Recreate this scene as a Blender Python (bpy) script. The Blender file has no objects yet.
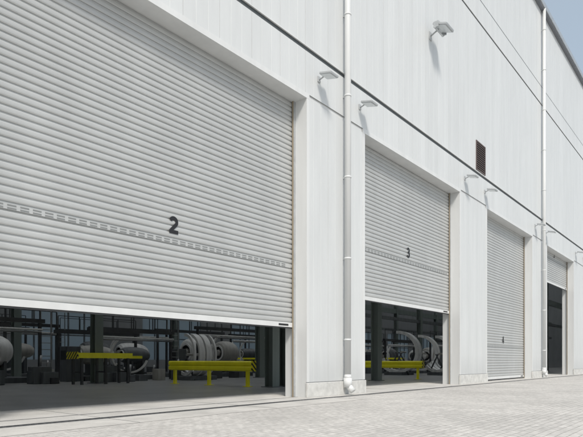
import bpy, bmesh, math, random
from mathutils import Vector, Matrix
random.seed(4)
S = bpy.context.scene
COL = S.collection

# ------------------------------------------------------------------ materials
def new_mat(name):
    m = bpy.data.materials.new(name); m.use_nodes = True
    nt = m.node_tree; b = nt.nodes['Principled BSDF']
    return m, nt, b

def N(nt, t, **kw):
    n = nt.nodes.new(t)
    for k, v in kw.items(): setattr(n, k, v)
    return n

def weathered(name, col, rough=0.5, metal=0.0, var=0.08, scale=(1, 1, .15), nscale=2.0, panel=0.0, pitch=1.05, bump=0.0, fine=40, lowdirt=0.0, det=3):
    m, nt, b = new_mat(name)
    tc = N(nt, 'ShaderNodeTexCoord'); mp = N(nt, 'ShaderNodeMapping')
    mp.inputs['Scale'].default_value = scale
    nt.links.new(tc.outputs['Object'], mp.inputs[0])
    no = N(nt, 'ShaderNodeTexNoise'); no.inputs['Scale'].default_value = nscale
    no.inputs['Detail'].default_value = det; no.inputs['Roughness'].default_value = .65
    nt.links.new(mp.outputs[0], no.inputs['Vector'])
    mr = N(nt, 'ShaderNodeMapRange')
    mr.inputs[1].default_value = .3; mr.inputs[2].default_value = .7
    mr.inputs[3].default_value = 1 - var; mr.inputs[4].default_value = 1 + var * .5
    nt.links.new(no.outputs[0], mr.inputs[0])
    fac = mr.outputs[0]
    if panel > 0 or lowdirt > 0:
        sp = N(nt, 'ShaderNodeSeparateXYZ'); nt.links.new(tc.outputs['Object'], sp.inputs[0])
    if panel > 0:
        dv = N(nt, 'ShaderNodeMath', operation='DIVIDE'); dv.inputs[1].default_value = pitch
        nt.links.new(sp.outputs[0], dv.inputs[0])
        fl = N(nt, 'ShaderNodeMath', operation='FLOOR'); nt.links.new(dv.outputs[0], fl.inputs[0])
        wn = N(nt, 'ShaderNodeTexWhiteNoise', noise_dimensions='1D'); nt.links.new(fl.outputs[0], wn.inputs['W'])
        m2 = N(nt, 'ShaderNodeMapRange'); m2.inputs[3].default_value = 1 - panel; m2.inputs[4].default_value = 1
        nt.links.new(wn.outputs[0], m2.inputs[0])
        mu = N(nt, 'ShaderNodeMath', operation='MULTIPLY')
        nt.links.new(fac, mu.inputs[0]); nt.links.new(m2.outputs[0], mu.inputs[1]); fac = mu.outputs[0]
    if lowdirt > 0:
        m3 = N(nt, 'ShaderNodeMapRange'); m3.inputs[1].default_value = .4; m3.inputs[2].default_value = 1.3
        m3.inputs[3].default_value = 1 - lowdirt; m3.inputs[4].default_value = 1
        nt.links.new(sp.outputs[2], m3.inputs[0])
        mu = N(nt, 'ShaderNodeMath', operation='MULTIPLY')
        nt.links.new(fac, mu.inputs[0]); nt.links.new(m3.outputs[0], mu.inputs[1]); fac = mu.outputs[0]
    vm = N(nt, 'ShaderNodeVectorMath', operation='SCALE'); vm.inputs[0].default_value = col
    nt.links.new(fac, vm.inputs['Scale'])
    nt.links.new(vm.outputs[0], b.inputs['Base Color'])
    b.inputs['Roughness'].default_value = rough; b.inputs['Metallic'].default_value = metal
    if bump > 0:
        n2 = N(nt, 'ShaderNodeTexNoise'); n2.inputs['Scale'].default_value = fine; n2.inputs['Detail'].default_value = 4
        nt.links.new(tc.outputs['Object'], n2.inputs['Vector'])
        bp = N(nt, 'ShaderNodeBump'); bp.inputs['Strength'].default_value = bump; bp.inputs['Distance'].default_value = .02
        nt.links.new(n2.outputs[0], bp.inputs['Height']); nt.links.new(bp.outputs[0], b.inputs['Normal'])
    return m

M_clad = weathered('cladding_paint', (.63, .648, .65), .42, var=.06, panel=.04, lowdirt=.12, det=5)
M_trim = weathered('trim_paint', (.66, .672, .67), .4, var=.07)
M_shut = weathered('shutter_paint', (.475, .485, .48), .38, .15, var=.08, scale=(.6, 1, .25), nscale=1.5)
M_dark = weathered('dark_gap', (.03, .032, .035), .7)
M_seam = weathered('seam_dark', (.07, .08, .085), .6)
M_slot_shade = weathered('slot_shade', (.22, .23, .23), .5)  # grey imitates the shade inside the slots; the boxes stand proud
M_tan = weathered('brush_seal_tan', (.30, .25, .18), .7)
M_plinth = weathered('plinth_concrete', (.60, .60, .58), .85, var=.2, scale=(1, 1, 1), nscale=5, bump=.3, det=5)
M_conc = weathered('concrete_and_sun_pool', (.55, .535, .505), .85, var=.22, scale=(1, 1, 1), nscale=1.1, bump=.4, det=7)  # also laid inside the doors as painted sunlight
M_floor = weathered('hall_floor_paint', (.29, .29, .285), .32, var=.3, scale=(1, 1, 1), nscale=.7, det=6)
M_zinc = weathered('galvanised', (.52, .54, .55), .35, .6, var=.15, scale=(1, 1, 1), nscale=6)
M_lens = weathered('lamp_glass', (.62, .66, .68), .15)
M_lampgrey = weathered('lamp_housing', (.42, .44, .45), .4)
M_number = weathered('number_black', (.015, .015, .017), .5)
M_yel = weathered('safety_yellow', (.88, .82, .02), .45, var=.1)
M_green = weathered('column_grey_green', (.15, .18, .165), .5, var=.15)
M_mach = weathered('machine_grey', (.10, .11, .115), .5, var=.3, nscale=4)
M_frame = weathered('machine_frame_dark', (.04, .043, .045), .45, var=.2)
M_white = weathered('machine_white', (.66, .66, .64), .35, var=.2, nscale=4)
M_beige = weathered('machine_beige', (.36, .35, .32), .45, var=.2, nscale=4)
M_steel = weathered('bare_steel', (.35, .35, .35), .35, .8)
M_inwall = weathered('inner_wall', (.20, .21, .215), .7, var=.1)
M_louv = weathered('louvre_brown', (.10, .075, .07), .6)
M_fascia = weathered('fascia_grey', (.16, .17, .19), .5)

m, nt, b = new_mat('added_rooflight'); M_rl = m  # unseen rooflights, added to brighten the hall
tr = N(nt, 'ShaderNodeBsdfTranslucent'); tr.inputs[0].default_value = (.85, .86, .86, 1)
nt.links.new(tr.outputs[0], nt.nodes['Material Output'].inputs[0])
m, nt, b = new_mat('window_polycarbonate'); M_win = m
tr = N(nt, 'ShaderNodeBsdfTranslucent'); tr.inputs[0].default_value = (.40, .43, .44, 1)
nt.links.new(tr.outputs[0], nt.nodes['Material Output'].inputs[0])

m, nt, b = new_mat('hazard_stripes'); M_haz = m
tc = N(nt, 'ShaderNodeTexCoord'); sp = N(nt, 'ShaderNodeSeparateXYZ'); nt.links.new(tc.outputs['Object'], sp.inputs[0])
a = N(nt, 'ShaderNodeMath', operation='ADD'); nt.links.new(sp.outputs[0], a.inputs[0]); nt.links.new(sp.outputs[1], a.inputs[1])
a2 = N(nt, 'ShaderNodeMath', operation='ADD'); nt.links.new(a.outputs[0], a2.inputs[0]); nt.links.new(sp.outputs[2], a2.inputs[1])
d = N(nt, 'ShaderNodeMath', operation='MULTIPLY'); d.inputs[1].default_value = 5.0; nt.links.new(a2.outputs[0], d.inputs[0])
fr = N(nt, 'ShaderNodeMath', operation='FRACT'); nt.links.new(d.outputs[0], fr.inputs[0])
gt = N(nt, 'ShaderNodeMath', operation='GREATER_THAN'); gt.inputs[1].default_value = .45; nt.links.new(fr.outputs[0], gt.inputs[0])
mx = N(nt, 'ShaderNodeMixRGB'); mx.inputs[1].default_value = (.03, .03, .03, 1); mx.inputs[2].default_value = (.75, .66, .02, 1)
nt.links.new(gt.outputs[0], mx.inputs[0]); nt.links.new(mx.outputs[0], b.inputs['Base Color']); b.inputs['Roughness'].default_value = .5

# pavers
m, nt, b = new_mat('block_paving'); M_pave = m
tc = N(nt, 'ShaderNodeTexCoord')
wob = N(nt, 'ShaderNodeTexNoise'); wob.inputs['Scale'].default_value = .8
nt.links.new(tc.outputs['Object'], wob.inputs['Vector'])
ws = N(nt, 'ShaderNodeVectorMath', operation='SCALE'); ws.inputs['Scale'].default_value = .07
nt.links.new(wob.outputs['Color'], ws.inputs[0])
wa = N(nt, 'ShaderNodeVectorMath', operation='ADD'); nt.links.new(tc.outputs['Object'], wa.inputs[0]); nt.links.new(ws.outputs[0], wa.inputs[1])
br = N(nt, 'ShaderNodeTexBrick'); br.inputs['Scale'].default_value = 1
br.inputs['Brick Width'].default_value = .21; br.inputs['Row Height'].default_value = .125
br.inputs['Mortar Size'].default_value = .006; br.inputs['Mortar Smooth'].default_value = .4
br.inputs['Color1'].default_value = (.60, .58, .55, 1); br.inputs['Color2'].default_value = (.51, .495, .47, 1)
br.inputs['Mortar'].default_value = (.30, .29, .27, 1)
nt.links.new(wa.outputs[0], br.inputs['Vector'])
n1 = N(nt, 'ShaderNodeTexNoise'); n1.inputs['Scale'].default_value = .45; n1.inputs['Detail'].default_value = 8; n1.inputs['Roughness'].default_value = .7
n2 = N(nt, 'ShaderNodeTexNoise'); n2.inputs['Scale'].default_value = 12; n2.inputs['Detail'].default_value = 6
nt.links.new(tc.outputs['Object'], n1.inputs['Vector']); nt.links.new(tc.outputs['Object'], n2.inputs['Vector'])
r1 = N(nt, 'ShaderNodeMapRange'); r1.inputs[1].default_value = .3; r1.inputs[2].default_value = .7; r1.inputs[3].default_value = .80; r1.inputs[4].default_value = 1.1
r2 = N(nt, 'ShaderNodeMapRange'); r2.inputs[1].default_value = .3; r2.inputs[2].default_value = .7; r2.inputs[3].default_value = .80; r2.inputs[4].default_value = 1.12
nt.links.new(n1.outputs[0], r1.inputs[0]); nt.links.new(n2.outputs[0], r2.inputs[0])
mu = N(nt, 'ShaderNodeMath', operation='MULTIPLY'); nt.links.new(r1.outputs[0], mu.inputs[0]); nt.links.new(r2.outputs[0], mu.inputs[1])
vm = N(nt, 'ShaderNodeVectorMath', operation='SCALE'); nt.links.new(br.outputs[0], vm.inputs[0]); nt.links.new(mu.outputs[0], vm.inputs['Scale'])
nt.links.new(vm.outputs[0], b.inputs['Base Color']); b.inputs['Roughness'].default_value = .9
bp = N(nt, 'ShaderNodeBump'); bp.inputs['Strength'].default_value = .5; bp.inputs['Distance'].default_value = .008; bp.invert = True
nt.links.new(br.outputs['Fac'], bp.inputs['Height']); nt.links.new(bp.outputs[0], b.inputs['Normal'])

# ------------------------------------------------------------------ mesh helpers
def empty(name, loc=(0, 0, 0), parent=None):
    o = bpy.data.objects.new(name, None); o.location = loc; COL.objects.link(o)
    o.empty_display_size = .2
    if parent: o.parent = parent
    return o

class B:
    def __init__(s): s.bm = bmesh.new(); s.mats = []
    def mi(s, m):
        if m not in s.mats: s.mats.append(m)
        return s.mats.index(m)
    def box(s, x0, x1, y0, y1, z0, z1, m, bev=0, rot=None, piv=None):
        mtx = Matrix.Translation(((x0+x1)/2, (y0+y1)/2, (z0+z1)/2)) @ Matrix.Diagonal((abs(x1-x0), abs(y1-y0), abs(z1-z0), 1))
        r = bmesh.ops.create_cube(s.bm, size=1, matrix=mtx); vs = r['verts']
        if rot is not None:
            bmesh.ops.rotate(s.bm, verts=vs, cent=piv if piv else ((x0+x1)/2, (y0+y1)/2, (z0+z1)/2), matrix=rot)
        fs = {f for v in vs for f in v.link_faces}; i = s.mi(m)
        for f in fs: f.material_index = i
        if bev > 0:
            es = list({e for v in vs for e in v.link_edges})
            rr = bmesh.ops.bevel(s.bm, geom=es, offset=bev, segments=2, affect='EDGES', profile=.5)
            for f in rr['faces']: f.material_index = i
    def cyl(s, p0, p1, r, m, seg=20, r2=None, caps=True):
        p0 = Vector(p0); p1 = Vector(p1); d = p1 - p0
        q = d.to_track_quat('Z', 'Y').to_matrix().to_4x4()
        mtx = Matrix.Translation((p0+p1)/2) @ q
        rr = bmesh.ops.create_cone(s.bm, cap_ends=caps, segments=seg, radius1=r, radius2=r if r2 is None else r2, depth=d.length, matrix=mtx)
        i = s.mi(m)
        for f in {f for v in rr['verts'] for f in v.link_faces}:
            f.material_index = i
            if len(f.verts) == 4: f.smooth = True
    def ring(s, c, ax, r0, r1, w, m, seg=40, t0=0, t1=360):
        ax = Vector(ax).normalized(); q = ax.to_track_quat('Z', 'Y').to_matrix(); c = Vector(c); i = s.mi(m)
        L = []; full = (t1-t0) >= 360; n = seg if full else seg+1
        for k in range(n):
            t = math.radians(t0+(t1-t0)*k/seg); e = q @ Vector((math.cos(t), math.sin(t), 0))
            L.append([s.bm.verts.new(c + e*r + ax*h) for r, h in ((r0, -w/2), (r1, -w/2), (r1, w/2), (r0, w/2))])
        for k in range(seg):
            a, b2 = L[k], L[(k+1) % n]
            for j in range(4):
                f = s.bm.faces.new((a[j], b2[j], b2[(j+1) % 4], a[(j+1) % 4])); f.material_index = i
        if not full:
            for q2 in (L[0], L[-1]):
                f = s.bm.faces.new(q2); f.material_index = i
    def obj(s, name, parent=None, loc=(0, 0, 0)):
        bmesh.ops.recalc_face_normals(s.bm, faces=s.bm.faces)
        me = bpy.data.meshes.new(name); s.bm.to_mesh(me); s.bm.free()
        for m in s.mats: me.materials.append(m)
        o = bpy.data.objects.new(name, me); COL.objects.link(o); o.location = loc
        if parent: o.parent = parent
        return o

def sheet_x(name, prof, z0, z1, m, parent):
    vs = [(x, y, z) for x, y in prof for z in (z0, z1)]
    fs = [(2*i, 2*i+2, 2*i+3, 2*i+1) for i in range(len(prof)-1)]
    me = bpy.data.meshes.new(name); me.from_pydata(vs, [], fs); me.materials.append(m)
    o = bpy.data.objects.new(name, me); COL.objects.link(o); o.parent = parent
    return o

def clad_profile(x0, x1, pitch=1.05, rib=.35, groove=.013, depth=.013, ribd=.003):
    pts = [(x0, 0)]
    x = math.floor(x0/pitch)*pitch
    evs = []
    while x < x1:
        evs += [(x-groove/2, 0), (x-groove/2+.002, depth), (x+groove/2-.002, depth), (x+groove/2, 0)]
        k = 1
        while k*rib < pitch-.02:
            c = x+k*rib
            evs += [(c-.012, 0), (c-.006, ribd), (c+.006, ribd), (c+.012, 0)]
            k += 1
        x += pitch
    evs.sort()
    pts += [e for e in evs if x0+.005 < e[0] < x1-.005]
    pts.append((x1, 0))
    return pts

# ------------------------------------------------------------------ layout (metres)
ZT = 8.15
SEAM1, SEAM2, SEAM3, ZR = 9.48, 16.4, 17.5, 22.0
SB = .45
XA, XB = -8.0, 90.0
doors = [(3.3, 11.6, 1.91, '2'), (14.58, 22.15, 3.0, '3'), (25.4, 32.7, .06, '4'), (35.85, 43.0, 6.1, '5'),
         (46.4, 53.7, .06, '6'), (56.9, 64.2, .06, '7'), (67.4, 74.7, .06, '8'), (77.9, 85.2, .06, '9'), (-6.9, .1, .06, '1')]
doors.sort()
bld = empty('industrial_building')

edges = [XA] + [v for d in doors for v in d[:2]] + [XB]
piers = [(edges[i], edges[i+1]) for i in range(0, len(edges), 2)]
b = B()
for (a, c) in piers: b.box(a, c, .03, .75, 0, ZT, M_trim)
b.box(XA, XB, .03, .75, ZT, SEAM1, M_trim)
b.box(XA, XB, .03, .40, SEAM1, ZR, M_inwall)
b.obj('wall_core', bld)
for (a, c) in piers:
    sheet_x('pier_cladding', clad_profile(a+.1, c-.1), .42, ZT+.001, M_clad, bld)
sheet_x('lintel_cladding', clad_profile(XA, XB), ZT+.13, SEAM1-.05, M_clad, bld)
sheet_x('upper_cladding', clad_profile(XA, XB), SEAM1+.05, SEAM2-.03, M_clad, bld)
sheet_x('upper_cladding', clad_profile(XA, XB), SEAM2+.03, SEAM3-.02, M_clad, bld)
sheet_x('upper_cladding', clad_profile(XA, XB), SEAM3+.02, ZR, M_clad, bld)
b = B()
for (a, c) in piers:
    b.box(a-.002, a+.11, -.012, .028, .42, ZT, M_trim)
    b.box(c-.11, c+.002, -.012, .028, .42, ZT, M_trim)
for d in doors:
    b.box(d[0]-.11, d[1]+.11, -.015, .028, ZT-.002, ZT+.135, M_trim)
b.obj('corner_flashing', bld)
b = B()
b.box(XA, XB, .004, .028, SEAM1-.05, SEAM1+.05, M_seam)
b.box(XA, XB, .004, .028, SEAM2-.03, SEAM2+.03, M_seam)
b.box(XA, XB, .004, .028, SEAM3-.02, SEAM3+.02, M_seam)
b.obj('panel_seam', bld)
b = B()
b.box(XA, XB, -.035, .003, SEAM1+.05, SEAM1+.075, M_trim)
b.box(XA, XB, -.025, .003, SEAM2+.03, SEAM2+.05, M_trim)
b.obj('drip_flashing', bld)
b = B()
for (a, c) in piers:
    b.box(a-.02, c+.02, -.05, .03, 0.0, .40, M_plinth, bev=.012)
b.obj('plinth', bld)
b = B()
b.box(XA-.1, XB+.1, -.18, .45, ZR, ZR+.38, M_fascia)
b.box(XA-.1, XB+.1, -.24, -.18, ZR+.10, ZR+.38, M_zinc)
b.obj('roof_fascia', bld)
b = B(); x = XA
while x < XB:
    b.box(x, min(x+4.0, XB), .45, 30, ZR, ZR+.25, M_inwall)
    if x+4.0 < XB: b.box(x+4.0, x+10.5, .45, 30, ZR+.1, ZR+.12, M_rl)  # added translucent panel, lets daylight into the hall
    x += 10.5
b.obj('roof', bld)
b = B()
b.box(XA, XB, 30, 30.3, 0, 1.1, M_inwall)
b.box(XA, XB, 30, 30.3, 5.0, ZR+.2, M_inwall)
x = XA
while x < XB:
    b.box(x, x+4.0, 30, 30.3, 1.1, 5.0, M_inwall)
    b.box(x+4.0, x+10.5, 30.12, 30.13, 1.1, 5.0, M_win)
    for q in range(1, 5): b.box(x+4+q*1.3-.05, x+4+q*1.3+.05, 30.02, 30.11, 1.1, 5.0, M_mach)
    b.box(x+4.0, x+10.5, 30.02, 30.11, 2.9, 3.0, M_mach)
    x += 10.5
b.box(XA-.3, XA, .03, 30.3, 0, ZR+.2, M_inwall)
b.box(XB+.6, XB+.9, .03, 30.3, 0, ZR+.2, M_inwall)
b.obj('rear_and_end_walls', bld)
b = B()
b.box(24.0, 25.15, -.03, .0, 9.62, 9.68, M_louv); b.box(24.0, 25.15, -.03, .0, 10.88, 10.94, M_louv)
b.box(24.0, 24.06, -.03, .0, 9.68, 10.88, M_louv); b.box(25.09, 25.15, -.03, .0, 9.68, 10.88, M_louv)
b.box(24.06, 25.09, -.006, -.003, 9.68, 10.88, M_dark)
for k in range(12):
    z = 9.72+k*.097
    b.box(24.06, 25.09, -.03, -.008, z, z+.06, M_louv, rot=Matrix.Rotation(math.radians(-30), 3, 'X'))
b.obj('louvre_vent', bld)

# ------------------------------------------------------------------ digits (bold grotesque)
def arc(cx, cz, r, a0, a1, n=14, sz=1.0):
    return [(cx+r*math.cos(math.radians(a0+(a1-a0)*i/n)), cz+sz*r*math.sin(math.radians(a0+(a1-a0)*i/n))) for i in range(n+1)]
def strokes(num):
    if num == '2':
        return [arc(0, .67, .22, 165, -35, 16) + [(-.20, .16)], [(-.32, .10), (.32, .10)]]
    if num == '3':
        return [arc(0, .70, .19, 160, -90, 16), arc(0, .30, .22, 90, -160, 18), [(-.08, .51), (.03, .51)]]
    if num == '4':
        return [[(.12, 0), (.12, .98)], [(.10, .93), (-.26, .32)], [(-.34, .28), (.33, .28)]]
    return [arc(0, .28, .22, -160, 110, 18), [(-.14, .5), (-.14, .9)], [(-.19, .88), (.24, .88)]]
def digit(num, size, parent, loc, wd=.205):
    vs = []; fs = []; k = 0
    for st in strokes(num):
        pts = [Vector((p[0], p[1])) for p in st]; n = len(pts); L = []
        y = -.0006*k; k += 1
        for i in range(n):
            t = (pts[min(i+1, n-1)]-pts[max(i-1, 0)]).normalized(); nn = Vector((-t.y, t.x))*wd/2
            L.append(len(vs)); a = pts[i]+nn; c = pts[i]-nn
            vs += [(a.x*size, y, a.y*size), (c.x*size, y, c.y*size)]
        for i in range(n-1): fs.append((L[i], L[i]+1, L[i+1]+1, L[i+1]))
    me = bpy.data.meshes.new('door_number'); me.from_pydata(vs, [], fs); me.materials.append(M_number)
    o = bpy.data.objects.new('door_number', me); COL.objects.link(o); o.parent = parent; o.location = loc

# ------------------------------------------------------------------ shutters
P = .135
def shutter(x0, x1, zb, num):
    root = empty('roller_shutter_door', ((x0+x1)/2, SB, zb), bld)
    w = (x1-x0)/2-.045; H = ZT-zb
    prof = []
    z = .14
    rnd = random.Random(int(num)+3)
    prof0 = [(.022, 0), (.022, .018), (.004, .022), (-.004, .042), (-.006, .070), (-.004, .100), (.004, .119), (.022, .123)]
    vz = 1.60
    while z < H:
        jy = rnd.uniform(-.0012, .0012)
        for (y, dz) in prof0: prof.append((y+jy, z+dz))
        z += P
    prof = [q for q in prof if q[1] <= H]
    vs = [(x, y, zz) for y, zz in prof for x in (-w, w)]
    fs = [(2*i, 2*i+1, 2*i+3, 2*i+2) for i in range(len(prof)-1)]
    me = bpy.data.meshes.new('curtain'); me.from_pydata(vs, [], fs); me.materials.append(M_shut)
    o = bpy.data.objects.new('curtain', me); COL.objects.link(o); o.parent = root
    b = B(); b.box(-w, w, -.025, .03, 0.012, .14, M_trim, bev=.006); b.box(-w, w, -.012, .02, -.02, .010, M_dark)
    b.box(w-.62, w-.22, -.031, -.0255, .05, .10, M_number)
    b.obj('bottom_rail', root)
    b = B()
    k0 = round((vz-.14)/P)
    zc = .14+k0*P+.07
    b.box(-w+.12, w-.12, -.0105, -.0085, zc-.052, zc+.046, M_shut)
    for zz in (zc-.030, zc+.020):
        x = -w+.2
        while x < w-.3:
            b.box(x, x+.15, -.0135, -.0107, zz-.013, zz+.013, M_slot_shade)
            x += .215
    b.obj('vent_slots', root)
    b = B()
    for sx in (-1, 1):
        e = sx*(w+.045)
        b.box(min(e, e-sx*.085), max(e, e-sx*.085), -.07, -.03, -zb+.004, H, M_zinc)
        b.box(min(e-sx*.086, e-sx*.096), max(e-sx*.086, e-sx*.096), -.062, -.02, -zb+.004, H, M_tan)
    b.obj('guide_rail', root)
    if num in '2345': digit(num, .38, root, (0, -.018, 1.86))
for d in doors: shutter(*d)

# ------------------------------------------------------------------ downpipes
def downpipe(x):
    root = empty('downpipe', (x, -.16, 0))
    b = B(); R = .095
    b.cyl((0, 0, .55), (0, 0, ZR+.1), R, M_trim, 24)
    b.cyl((0, 0, .22), (0, 0, .50), R+.03, M_trim, 24)
    b.cyl((0, 0, .48), (0, 0, .60), R+.03, M_trim, 24, r2=R+.002)
    b.cyl((0, 0, .30), (.02, -.17, .10), R*.95, M_trim, 20)
    b.obj('pipe', root)
    b = B(); z = 1.6
    while z < ZR:
        b.cyl((0, 0, z), (0, 0, z+.05), R+.010, M_trim, 24)
        b.box(-.02, .02, .09, .16, z+.005, z+.045, M_zinc)
        z += 2.4
    b.obj('bracket', root)
for x in (13.38, 34.6, 55.4, 76.0): downpipe(x)

# ------------------------------------------------------------------ lamps
def wall_lamp(x, z=8.93):
    root = empty('wall_lamp', (x, 0, z))
    b = B()
    b.box(-.06, .06, -.03, 0, -.14, .02, M_lampgrey, bev=.006)
    b.cyl((0, -.02, -.08), (0, -.22, -.02), .02, M_lampgrey, 10)
    R = Matrix.Rotation(math.radians(14), 3, 'X')
    b.box(-.19, .19, -.56, -.16, -.03, .035, M_lampgrey, bev=.015, rot=R, piv=(0, -.16, 0))
    b.box(-.165, .165, -.53, -.19, -.042, -.0305, M_lens, rot=R, piv=(0, -.16, 0))
    b.obj('housing', root)
for (a, c) in piers[1:]:
    wall_lamp(a+.55); wall_lamp(c-.30)

def floodlight(x, z):
    root = empty('floodlight', (x, 0, z))
    b = B()
    b.box(-.10, .10, -.03, 0, -.35, -.05, M_lampgrey, bev=.01)
    b.cyl((0, -.02, -.2), (0, -.35, -.05), .03, M_lampgrey, 12)
    R = Matrix.Rotation(math.radians(20), 3, 'X'); pv = (0, -.3, 0)
    b.box(-.34, .34, -.82, -.25, -.02, .07, M_lampgrey, bev=.02, rot=R, piv=pv)
    b.box(-.25, .25, -.45, -.25, .071, .15, M_lampgrey, bev=.02, rot=R, piv=pv)
    b.box(-.30, .30, -.78, -.30, -.036, -.021, M_lens, rot=R, piv=pv)
    b.box(-.37, -.345, -.5, -.30, -.16, .05, M_zinc); b.box(.345, .37, -.5, -.30, -.16, .05, M_zinc)
    b.box(-.37, .37, -.40, -.33, -.185, -.161, M_zinc)
    b.obj('head', root)
floodlight(19.3, 13.6); floodlight(61, 13.6)

# ------------------------------------------------------------------ ground
def plane(name, x0, x1, y0, y1, z, m):
    me = bpy.data.meshes.new(name); me.from_pydata([(x0, y0, z), (x1, y0, z), (x1, y1, z), (x0, y1, z)], [], [(0, 1, 2, 3)])
    me.materials.append(m); o = bpy.data.objects.new(name, me); COL.objects.link(o); return o
plane('ground', -1500, 1500, -1500, 1500, 0, M_pave)
plane('apron_and_sun_pool', XA, 12.1, -1.55, 2.2, .004, M_conc)  # runs inside the doors; its pale colour stands in for sun on hall floor
plane('apron_and_sun_pool', 12.1, XB, -.66, 2.2, .004, M_conc)  # inner strip likewise painted pale for the sun pool
plane('hall_floor', XA, XB, 2.2, 30, .004, M_floor)
b = B()
b.box(XA, XB, -.63, -.61, .002, .012, M_steel); b.box(XA, XB, -.45, -.43, .002, .012, M_steel)
b.box(XA, XB, -.61, -.45, .003, .007, M_dark)
x = XA
while x < 50:
    b.box(x, x+.02, -.61, -.45, .0075, .010, M_steel); x += .12
b.obj('drain_channel')
b = B()
for x in (1.7, 5.2, 8.6, 12.0): b.box(x, x+.012, -1.54, -.64, .0045, .0065, M_mach)
for x in (1.7, 5.2, 8.6, 12.0, 16.8, 20.5): b.box(x, x+.012, -.42, 2.2, .0045, .0065, M_mach)
b.box(XA, 12.1, .30, .34, .0045, .010, M_steel)
b.obj('apron_joints')

# ------------------------------------------------------------------ interior
def hcol(x, y, ht=ZR):
    root = empty('steel_column', (x, y, 0)); b = B()
    m = M_green
    b.box(-.2, .2, -.2, -.175, .02, ht, m); b.box(-.2, .2, .175, .2, .02, ht, m); b.box(-.012, .012, -.175, .175, .02, ht, m)
    b.box(-.3, .3, -.3, .3, .004, .03, M_mach)
    b.obj('h_section', root)
for gx in (2.4, 13.1, 23.8, 34.4, 45, 55.4, 66):
    for gy in (5, 13, 21):
        if (gx, gy) != (13.1, 5): hcol(gx, gy)
hcol(16.2, 4.6); hcol(15.4, 4.6)
b = B()
for gy in (5, 13, 21):
    b.box(XA+.1, XB-.1, gy-.15, gy+.15, 6.4, 6.9, M_green)
    b.box(XA+.1, XB-.1, gy-.12, gy+.12, 4.4, 4.65, M_mach)
b.obj('crane_beam', bld)

def guard_rail(x, y0, y1, lift=0.0):
    root = empty('guard_rail', (x, y0, 0)); b = B(); L = y1-y0
    for sx in (-1, 1):
        prof = [(.0, .60), (.05, .65), (.05, .75), (.0, .80), (.05, .85), (.05, .95), (.0, 1.0)]
        i = b.mi(M_yel)
        vs = [[b.bm.verts.new((sx*(.07+q[0]), t, q[1])) for q in prof] for t in (-.3, L+.3)]
        for k in range(len(prof)-1):
            f = b.bm.faces.new((vs[0][k], vs[0][k+1], vs[1][k+1], vs[1][k])); f.material_index = i
    b.box(-.12, .12, -.33, -.30, .60, 1.01, M_haz)
    n = max(2, int(L/2)+1)
    for k in range(n):
        y = L*k/(n-1)
        b.box(-.06, .06, y-.06, y+.06, .02, .97, M_yel, bev=.006)
        b.box(-.14, .14, y-.14, y+.14, .004, .025, M_yel)
    b.obj('beam_and_posts', root)
guard_rail(15.0, 5.5, 9.9)
guard_rail(27.2, 4.4, 8.2)

# yellow work stand further back
root = empty('yellow_work_stand', (12.9, 12.3, 0)); b = B()
for sy in (-.35, .35):
    b.box(-1.3, 1.3, sy-.06, sy+.06, 1.12, 1.34, M_yel)
    for sx in (-1.1, 0, 1.1): b.box(sx-.05, sx+.05, sy-.04, sy+.04, .004, 1.118, M_frame)
b.box(-1.35, -1.303, -.45, .45, 1.08, 1.38, M_haz)
for sx in (-1.1, 0, 1.1): b.box(sx-.03, sx+.03, -.29, .29, .5, .56, M_frame)
b.obj('stand', root)

def nacelle(b, c, r, L, m, seg=32):
    prof = [(-.5, .62), (-.47, .80), (-.38, .94), (-.2, 1.0), (.05, .99), (.25, .90), (.4, .74), (.5, .52)]
    pr = [(c[0]+p[0]*L, p[1]*r) for p in prof]
    for k in range(len(pr)-1):
        b.cyl((pr[k][0], c[1], c[2]), (pr[k+1][0], c[1], c[2]), pr[k][1], m, seg, r2=pr[k+1][1], caps=False)
    b.ring((pr[0][0], c[1], c[2]), (1, 0, 0), pr[0][1]*.82, pr[0][1]*1.03, .08, M_white, seg)
    b.cyl((pr[0][0]+.12, c[1], c[2]), (pr[0][0]+.14, c[1], c[2]), pr[0][1]*.95, M_frame, seg)
    b.cyl((pr[-1][0]-.02, c[1], c[2]), (pr[-1][0], c[1], c[2]), pr[-1][1], M_mach, seg)
    b.cyl((pr[0][0]-.1, c[1], c[2]), (pr[0][0]+.13, c[1], c[2]), .22*r, M_beige, 20, r2=.3*r)

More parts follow.
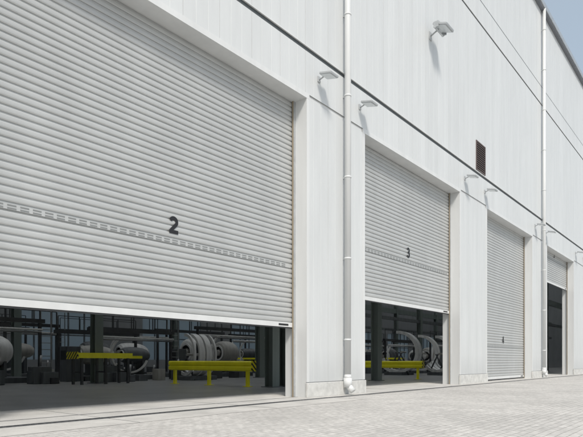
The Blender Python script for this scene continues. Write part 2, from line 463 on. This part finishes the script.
def machine(x, y, s=1.0, v=0):
    root = empty('assembly_machine', (x, y, 0)); b = B()
    rnd = random.Random(v*7+1)
    W = 2.6*s; D = 1.8*s; H = 2.7*s
    b.box(-W, W, -D*.6, D*.6, .004, .25, M_mach, bev=.02)
    for sx in (-W, W):
        for sy in (-D, D):
            b.box(sx-.06, sx+.06, sy-.06, sy+.06, .004, H, M_frame)
    for sy in (-D, D):
        b.box(-W-.2, W+.2, sy-.10, sy+.10, H, H+.18, M_frame)
        b.box(-W, W, sy-.02, sy+.02, H+.9, H+.94, M_frame)
        for q in range(5):
            xx = -W+q*W/2; b.box(xx-.02, xx+.02, sy-.018, sy+.018, H+.18, H+.9, M_frame)
    if v % 3 == 1: b.box(-W, W*.2, -D-.08, -D-.04, 1.12, 1.26, M_yel)
    zc = 1.45*s
    for j, sx in enumerate((-W*.5, W*.5)):
        r = (.45+.4*rnd.random())*s
        nacelle(b, (sx, 0, zc), r, (1.3+.8*rnd.random())*s, (M_mach, M_white, M_beige)[(v*2+j) % 3])
        for o in (-.35, .35):
            b.box(sx+o-.06, sx+o+.06, -r*.7, r*.7, .25, zc-r*.62, M_mach)
    b.ring((0, -D*.8, 1.5*s), (.3, 1, 0), 1.0*s, 1.10*s, .12, M_white, 30, 200, 420)
    b.box(-W-.9, -W-.2, -D*.6, -D*.6+.7, .004, 1.7, M_mach, bev=.02)
    b.box(-W-.905, -W-.901, -D*.6+.1, -D*.6+.6, 1.05, 1.5, M_dark)
    for q in range(8):
        bw = .25+.6*rnd.random(); bx = -W+rnd.random()*2*W; by = -D-.4-rnd.random()*1.0; bh = .2+rnd.random()*.6
        b.box(bx-bw/2, bx+bw/2, by-.25, by+.25, .004+.001*q, bh, rnd.choice((M_mach, M_beige, M_frame, M_mach)), bev=.015)
        if q % 3 == 0: b.cyl((bx, by, bh), (bx+.05, by, bh+.5), .05, M_steel, 10)
    for q in range(8):
        b.box(W+.05, W+.5, -D-.02, -D+.02, .3+q*.3, .33+q*.3, M_steel)
    b.box(W+.03, W+.06, -D-.03, -D+.03, .004, H+.9, M_steel); b.box(W+.5, W+.53, -D-.03, -D+.03, .004, H+.9, M_steel)
    for k in range(2):
        yy = -D-.15-.12*k
        b.cyl((-W, yy, H*.85+.1*k), (W, yy, H*.85+.1*k), .045, M_white if k == 1 else M_steel, 10)
    b.cyl((-W, -D-.2, .05), (-W, -D-.2, H*.85), .05, M_white, 10)
    b.obj('machine_body', root)
k = 0
for (x, y, s) in ((9.0, 17, 1), (16.3, 16.5, .9), (23.5, 17, 1.05), (31, 15, 1), (40, 14, .95), (47, 13.5, 1), (55, 12, 1), (63, 15, 1), (13, 24, 1.1), (21, 24, 1.1), (33, 24, 1.1), (48, 22, 1.1)):
    machine(x, y, s, k); k += 1

def arcjig(x, y, r, ax=(1, .25, 0)):
    root = empty('curved_panel_jig', (x, y, 0)); b = B(); a = Vector(ax).normalized(); zc = r*.75+.5
    t = Vector((-a.y, a.x, 0)); c = Vector((0, 0, zc))
    for o in (-.6, -.2, .2, .6):
        b.ring(c+a*o, a, r*.86, r, .09 if abs(o) > .3 else .3, M_white, 36, 100+o*20, 330+o*20)
    b.cyl(c-a*.65-t*.3, c+a*.65-t*.3, .07, M_beige, 12)
    for o in (-.5, .5):
        p = a*o
        b.cyl(p+t*.8, p-t*.1+Vector((0, 0, zc)), .05, M_frame, 8)
        b.cyl(p-t*.8, p+t*.1+Vector((0, 0, zc)), .05, M_frame, 8)
    b.box(-.9, .9, -.7, .7, .004, .22, M_mach, bev=.02)
    b.obj('ribs_and_stand', root)
arcjig(34.6, 9.5, 1.5); arcjig(36.2, 7.0, 1.3, (1, -.3, 0)); arcjig(18.8, 13.0, 1.1, (1, -.2, 0)); arcjig(41, 11, 1.5)

# ------------------------------------------------------------------ camera
cam = bpy.data.cameras.new('camera'); co = bpy.data.objects.new('camera', cam); COL.objects.link(co)
co.location = (0, -9, 1.0); co.rotation_euler = (math.radians(90), 0, math.radians(39.4-90))
cam.sensor_width = 36; cam.lens = 33.35; cam.shift_y = .2444; cam.clip_end = 4000
S.camera = co

# ------------------------------------------------------------------ light : hazy sun
el, az = math.radians(48), math.radians(38)
sd = Vector((-math.cos(el)*math.sin(az), -math.cos(el)*math.cos(az), math.sin(el)))
L = bpy.data.lights.new('sun', 'SUN'); L.energy = 2.7; L.angle = math.radians(11); L.color = (1, .955, .89)
lo = bpy.data.objects.new('sun', L); COL.objects.link(lo); lo.rotation_euler = sd.to_track_quat('Z', 'Y').to_euler()
w = bpy.data.worlds.new('World'); S.world = w; w.use_nodes = True; nt = w.node_tree
sk = nt.nodes.new('ShaderNodeTexSky'); sk.sky_type = 'NISHITA'; sk.sun_disc = False
sk.sun_elevation = el; sk.sun_rotation = math.atan2(sd.x, sd.y)
sk.dust_density = 4.0
hz = nt.nodes.new('ShaderNodeMixRGB'); hz.inputs[0].default_value = .5; hz.inputs[2].default_value = (4.9, 5.7, 6.2, 1)
nt.links.new(sk.outputs[0], hz.inputs[1])
nt.links.new(hz.outputs[0], nt.nodes['Background'].inputs[0]); nt.nodes['Background'].inputs[1].default_value = .14
S.view_settings.view_transform = 'Standard'; S.view_settings.look = 'None'; S.view_settings.exposure = 0
